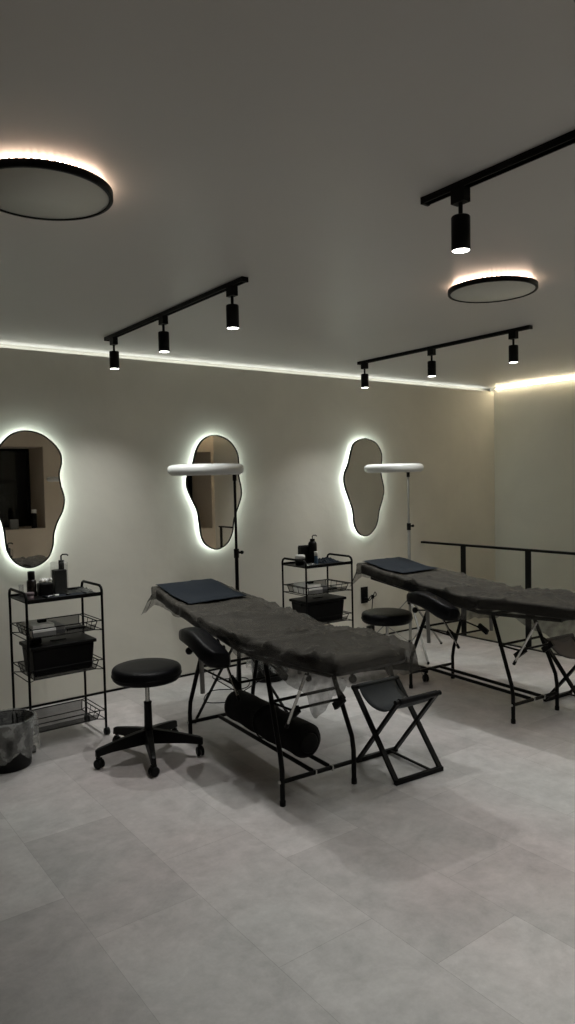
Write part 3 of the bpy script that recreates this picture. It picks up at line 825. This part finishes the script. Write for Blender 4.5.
# ------------------------------------------------------------------ mirrors
OUT = {
 1: [(1.472, 1.924), (1.578, 1.903), (1.662, 1.842), (1.712, 1.772), (1.718, 1.701), (1.700, 1.622), (1.708, 1.542), (1.730, 1.454), (1.716, 1.367), (1.676, 1.29), (1.648, 1.212), (1.635, 1.117), (1.601, 1.041), (1.529, 0.992), (1.452, 0.983), (1.378, 1.021), (1.329, 1.094), (1.314, 1.172), (1.308, 1.25), (1.290, 1.324), (1.252, 1.402), (1.214, 1.494), (1.208, 1.569), (1.227, 1.643), (1.257, 1.702), (1.278, 1.762), (1.315, 1.835), (1.385, 1.899)],
 2: [(2.965, 1.924), (3.092, 1.889), (3.175, 1.798), (3.195, 1.705), (3.190, 1.603), (3.212, 1.49), (3.210, 1.415), (3.174, 1.323), (3.135, 1.231), (3.115, 1.12), (3.056, 1.03), (2.957, 0.994), (2.864, 1.036), (2.818, 1.112), (2.802, 1.23), (2.786, 1.32), (2.742, 1.412), (2.703, 1.505), (2.704, 1.582), (2.739, 1.644), (2.766, 1.715), (2.795, 1.804), (2.859, 1.886)],
 3: [(4.617, 1.925), (4.753, 1.885), (4.828, 1.788), (4.830, 1.69), (4.822, 1.582), (4.853, 1.45), (4.842, 1.363), (4.789, 1.234), (4.762, 1.126), (4.716, 1.052), (4.625, 0.998), (4.524, 1.021), (4.462, 1.111), (4.442, 1.249), (4.400, 1.356), (4.346, 1.490), (4.345, 1.588), (4.390, 1.671), (4.418, 1.755), (4.458, 1.86), (4.53, 1.907)]}
LBL = {1: 'wavy black framed backlit mirror above the left trolley', 2: 'wavy black framed backlit mirror behind the near bed lamp', 3: 'wavy black framed backlit mirror above the far rolling stool'}
for k in (1, 2, 3):
    o = smooth_closed(OUT[k], 6)
    cx = sum(p[0] for p in o) / len(o); cz = sum(p[1] for p in o) / len(o)
    o = [(x - cx, z - cz) for x, z in o]
    t = thing('wall_mirror', LBL[k], 'mirror', (cx, Y1, cz), 0, 'wavy backlit mirrors')
    n = len(o); inn = inset(o, .0085)
    fr = MB(); vs = []
    for (pl, y) in ((o, -.030), (o, -.050), (inn, -.050), (inn, -.030)): vs += [(x, y, z) for x, z in pl]
    fr.add(vs, [(r * n + i, r * n + (i + 1) % n, ((r + 1) % 4) * n + (i + 1) % n, ((r + 1) % 4) * n + i) for r in range(4) for i in range(n)], True)
    fr.build('frame', 'black_metal', t)
    MB().prism(inn, -.046, -.040, False).build('glass', 'mirror_glass', t)
    MB().prism(inset(o, .006), -.038, -.032, False).build('back_panel', 'black_plastic', t)
    ri = inset(o, .030)
    st = MB(); vs = [(x, -.030, z) for x, z in ri] + [(x, -.004, z) for x, z in ri]
    st.add(vs, [(i, (i + 1) % n, n + (i + 1) % n, n + i) for i in range(n)], True); st.build('backlight', 'halo_glow', t)

# ------------------------------------------------------------------ backlit ceiling discs
for (x, y, lab) in ((.778, 2.330, 'round ceiling disc with warm backlight at the left edge'), (3.045, 2.30, 'round ceiling disc with warm backlight between the right hand tracks')):
    t = thing('ceiling_light', lab, 'ceiling light', (x, y, CEIL + .004), 0, 'backlit ceiling discs')
    R_ = .222
    MB().lathe([(R_, -.026), (R_, -.046), (R_ - .002, -.049), (R_ - .013, -.049), (R_ - .014, -.046), (R_ - .014, -.028), (R_, -.026)], seg=96).build('rim', 'black_metal', t)
    MB().lathe([(0, -.046), (R_ - .014, -.046), (R_ - .014, -.030), (0, -.030)], seg=96).build('disc', 'disc_face', t)
    lr = MB(); NL = 54                      # the strip's single diodes, in a closed circle
    for k in range(NL):
        q = 2 * pi * k / NL; lr.box(((R_ - .032) * cos(q), (R_ - .032) * sin(q), -.017), (.005, .012, .013), Matrix.Rotation(q, 3, 'Z'))
    lr.build('light_ring', 'ring_glow', t)
    MB().lathe([(0, -.004), (.09, -.004), (.09, -.029), (0, -.029)], seg=32).build('mount', 'white_metal', t)

# ------------------------------------------------------------------ track lights
def track(x, y0, y1, heads, lab, tilt=0.0):
    t = thing('track_light', lab, 'track light', (x, y0, CEIL), tilt, 'black track lights')
    L = y1 - y0
    r = MB(); r.span((-.0175, 0, -.006), (.0175, L, 0)); r.span((-.0175, 0, -.022), (-.010, L, -.006)); r.span((.010, 0, -.022), (.0175, L, -.006)); r.span((-.010, 0, -.010), (.010, L, -.006))
    r.build('rail', 'black_metal', t, bevel=.001)
    for yy in (0, L): MB().box((0, yy, -.0115), (.037, .012, .025)).build('end_cap', 'black_plastic', t, bevel=.001)
    for h in heads:
        v = h - y0
        s = MB().box((0, v, -.044), (.034, .055, .046)); s.tube([(0, v, -.064), (0, v, -.118)], .0075, 12)
        s.lathe([(0, -.110), (.029, -.110), (.0315, -.114), (.0315, -.224), (.0295, -.224), (.0285, -.219), (0, -.219)], (0, v, 0), 32)
        so = s.build('spotlight', 'black_metal', t)
        MB().lathe([(0, -.2225), (.0285, -.2225), (.0285, -.2205), (0, -.2205)], (0, v, 0), 28).build('lens', 'spot_glow', so)
        ld = bpy.data.lights.new('spot', 'SPOT'); ld.energy = SPOT_POWER; ld.spot_size = radians(SPOT_ANGLE); ld.spot_blend = 1.0
        ld.shadow_soft_size = .014; ld.color = (1, 1, .97)
        lo = bpy.data.objects.new('bulb_light', ld); C.objects.link(lo); lo.parent = so; lo.location = (0, v, -.228)
track(1.915, 2.875, 4.55, (2.99, 3.73, 4.44), 'black ceiling track with three spots above the near bed')
track(4.10, 2.80, 4.45, (2.93, 3.65, 4.385), 'black ceiling track with three spots above the far bed')
track(4.10, -.10, 1.60, (.10, .83, 1.50), 'black ceiling track added to light the floor at right, out of view')  # unseen track, added in line with the others to light the right-hand floor
track(6.03, .10, 1.60, (.20, .85, 1.50), 'black ceiling track added to light the stairwell wall, out of view')  # unseen, put in to brighten the wall beyond the stairwell
track(1.92, -.10, 1.73, (.10, .83, 1.575), 'black ceiling track at top right with spot hanging near its end')

# ------------------------------------------------------------------ railing at the stairwell
t = thing('railing', 'flat black metal stair railing at right fixed to the back wall', 'railing', (5.424, 0, 0))
MB().span((-.022, .93, .872), (.022, Y1 - .004, .892)).build('handrail', 'black_metal', t, bevel=.001)
for y in (4.46, 3.74, 3.02, 2.30, 1.58, .965):
    MB().span((-.006, y - .028, -.10 + .106), (.006, y + .028, .872)).build('post', 'black_metal', t, bevel=.001)

# ------------------------------------------------------------------ outlet, plug, cables
t = thing('wall_outlet', 'black double outlet on back wall above the far rolling stool', 'outlet', (4.61, Y1, .43))
MB().box((0, -.005, 0), (.085, .010, .155)).build('cover_plate', 'black_plastic', t, bevel=.002)
for z in (.037, -.037): MB().tube([(0, -.0095, z), (0, -.012, z)], .022, 20).build('socket', 'black_metal', t)
def tubething(name, pts, r, mat, label, cat):
    # smooth the path
    P = [Vector(p) for p in pts]; out = []
    for i in range(len(P) - 1):
        p0, p1_, p2_, p3 = P[max(i - 1, 0)], P[i], P[i + 1], P[min(i + 2, len(P) - 1)]
        for k in range(8):
            u = k / 8
            out.append(.5 * ((2 * p1_) + (p2_ - p0) * u + (2 * p0 - 5 * p1_ + 4 * p2_ - p3) * u * u + (3 * p1_ - p0 - 3 * p2_ + p3) * u ** 3))
    out.append(P[-1])
    return tag(MB().tube(out, r, 8).build(name, mat), label, cat)
t = thing('plug', 'black plug with bundled cable in the outlet on the back wall', 'plug', (4.61, Y1, .393))
MB().tube([(0, -.012, 0), (0, -.045, 0)], [.019, .014], 16).build('plug_body', 'black_plastic', t)
pts = [(0, -.04, 0)] + [(.065 + .05 * cos(a) , -.045 + .008 * sin(a * 3), .02 + .018 * sin(2 * a) + .25 * .1 * cos(a)) for a in [k * pi / 10 for k in range(-9, 26)]] + [(.07, -.03, -.12), (.085, -.028, -.26)]
MB().tube(pts, .0042, 8).build('cable', 'black_plastic', t)
MB().box((.07, -.045, .018), (.016, .024, .034)).build('cable_tie', 'black_plastic', t)
t = thing('power_adapter', 'black power adapter box standing against back wall below the outlet', 'adapter', (4.66, Y1 - .03, 0))
MB().box((0, 0, .065), (.08, .038, .13)).build('case', 'black_plastic', t, bevel=.005)
MB().tube([(.02, 0, .126), (.02, 0, .142)], .006).build('cable_sleeve', 'black_plastic', t)
tubething('cable', [(2.60, 4.17, .004), (2.45, 4.30, .004), (2.62, 4.50, .004), (2.85, 4.40, .004), (3.0, 4.62, .004), (2.8, 4.75, .004), (2.9, 4.94, .004)], .0035, 'black_plastic', 'thin black cable winding over the floor behind the near bed', 'cable')
tubething('cable', [(4.60, 4.50, .004), (4.45, 4.62, .004), (4.50, 4.80, .004), (4.60, 4.85, .004), (4.64, 4.93, .004)], .0035, 'white_metal', 'thin pale cable on floor behind the far rolling stool', 'cable')

# ------------------------------------------------------------------ things on the window sill (seen in the left mirror)
carton((3.12, -1.33, .88), (.12, .08, .15), 'grey_card', 'grey carton on the sill of the dark window')
carton((2.92, -1.33, .88), (.10, .08, .10), 'black_plastic', 'low black carton on the sill of the dark window')
bottle('bottle', (3.42, -1.30, .88), .045, .24, 'black_plastic', 'white_card', 'tall black bottle with white cap on the window sill', rcap=.04, hcap=.05)
o = MB().box((0, 0, .05), (.16, .08, .10)).build('pouch', 'blue_plastic', None, bevel=.03); o.location = (2.68, -1.33, .88); tag(o, 'blue pouch on the sill of the dark window', 'pouch')
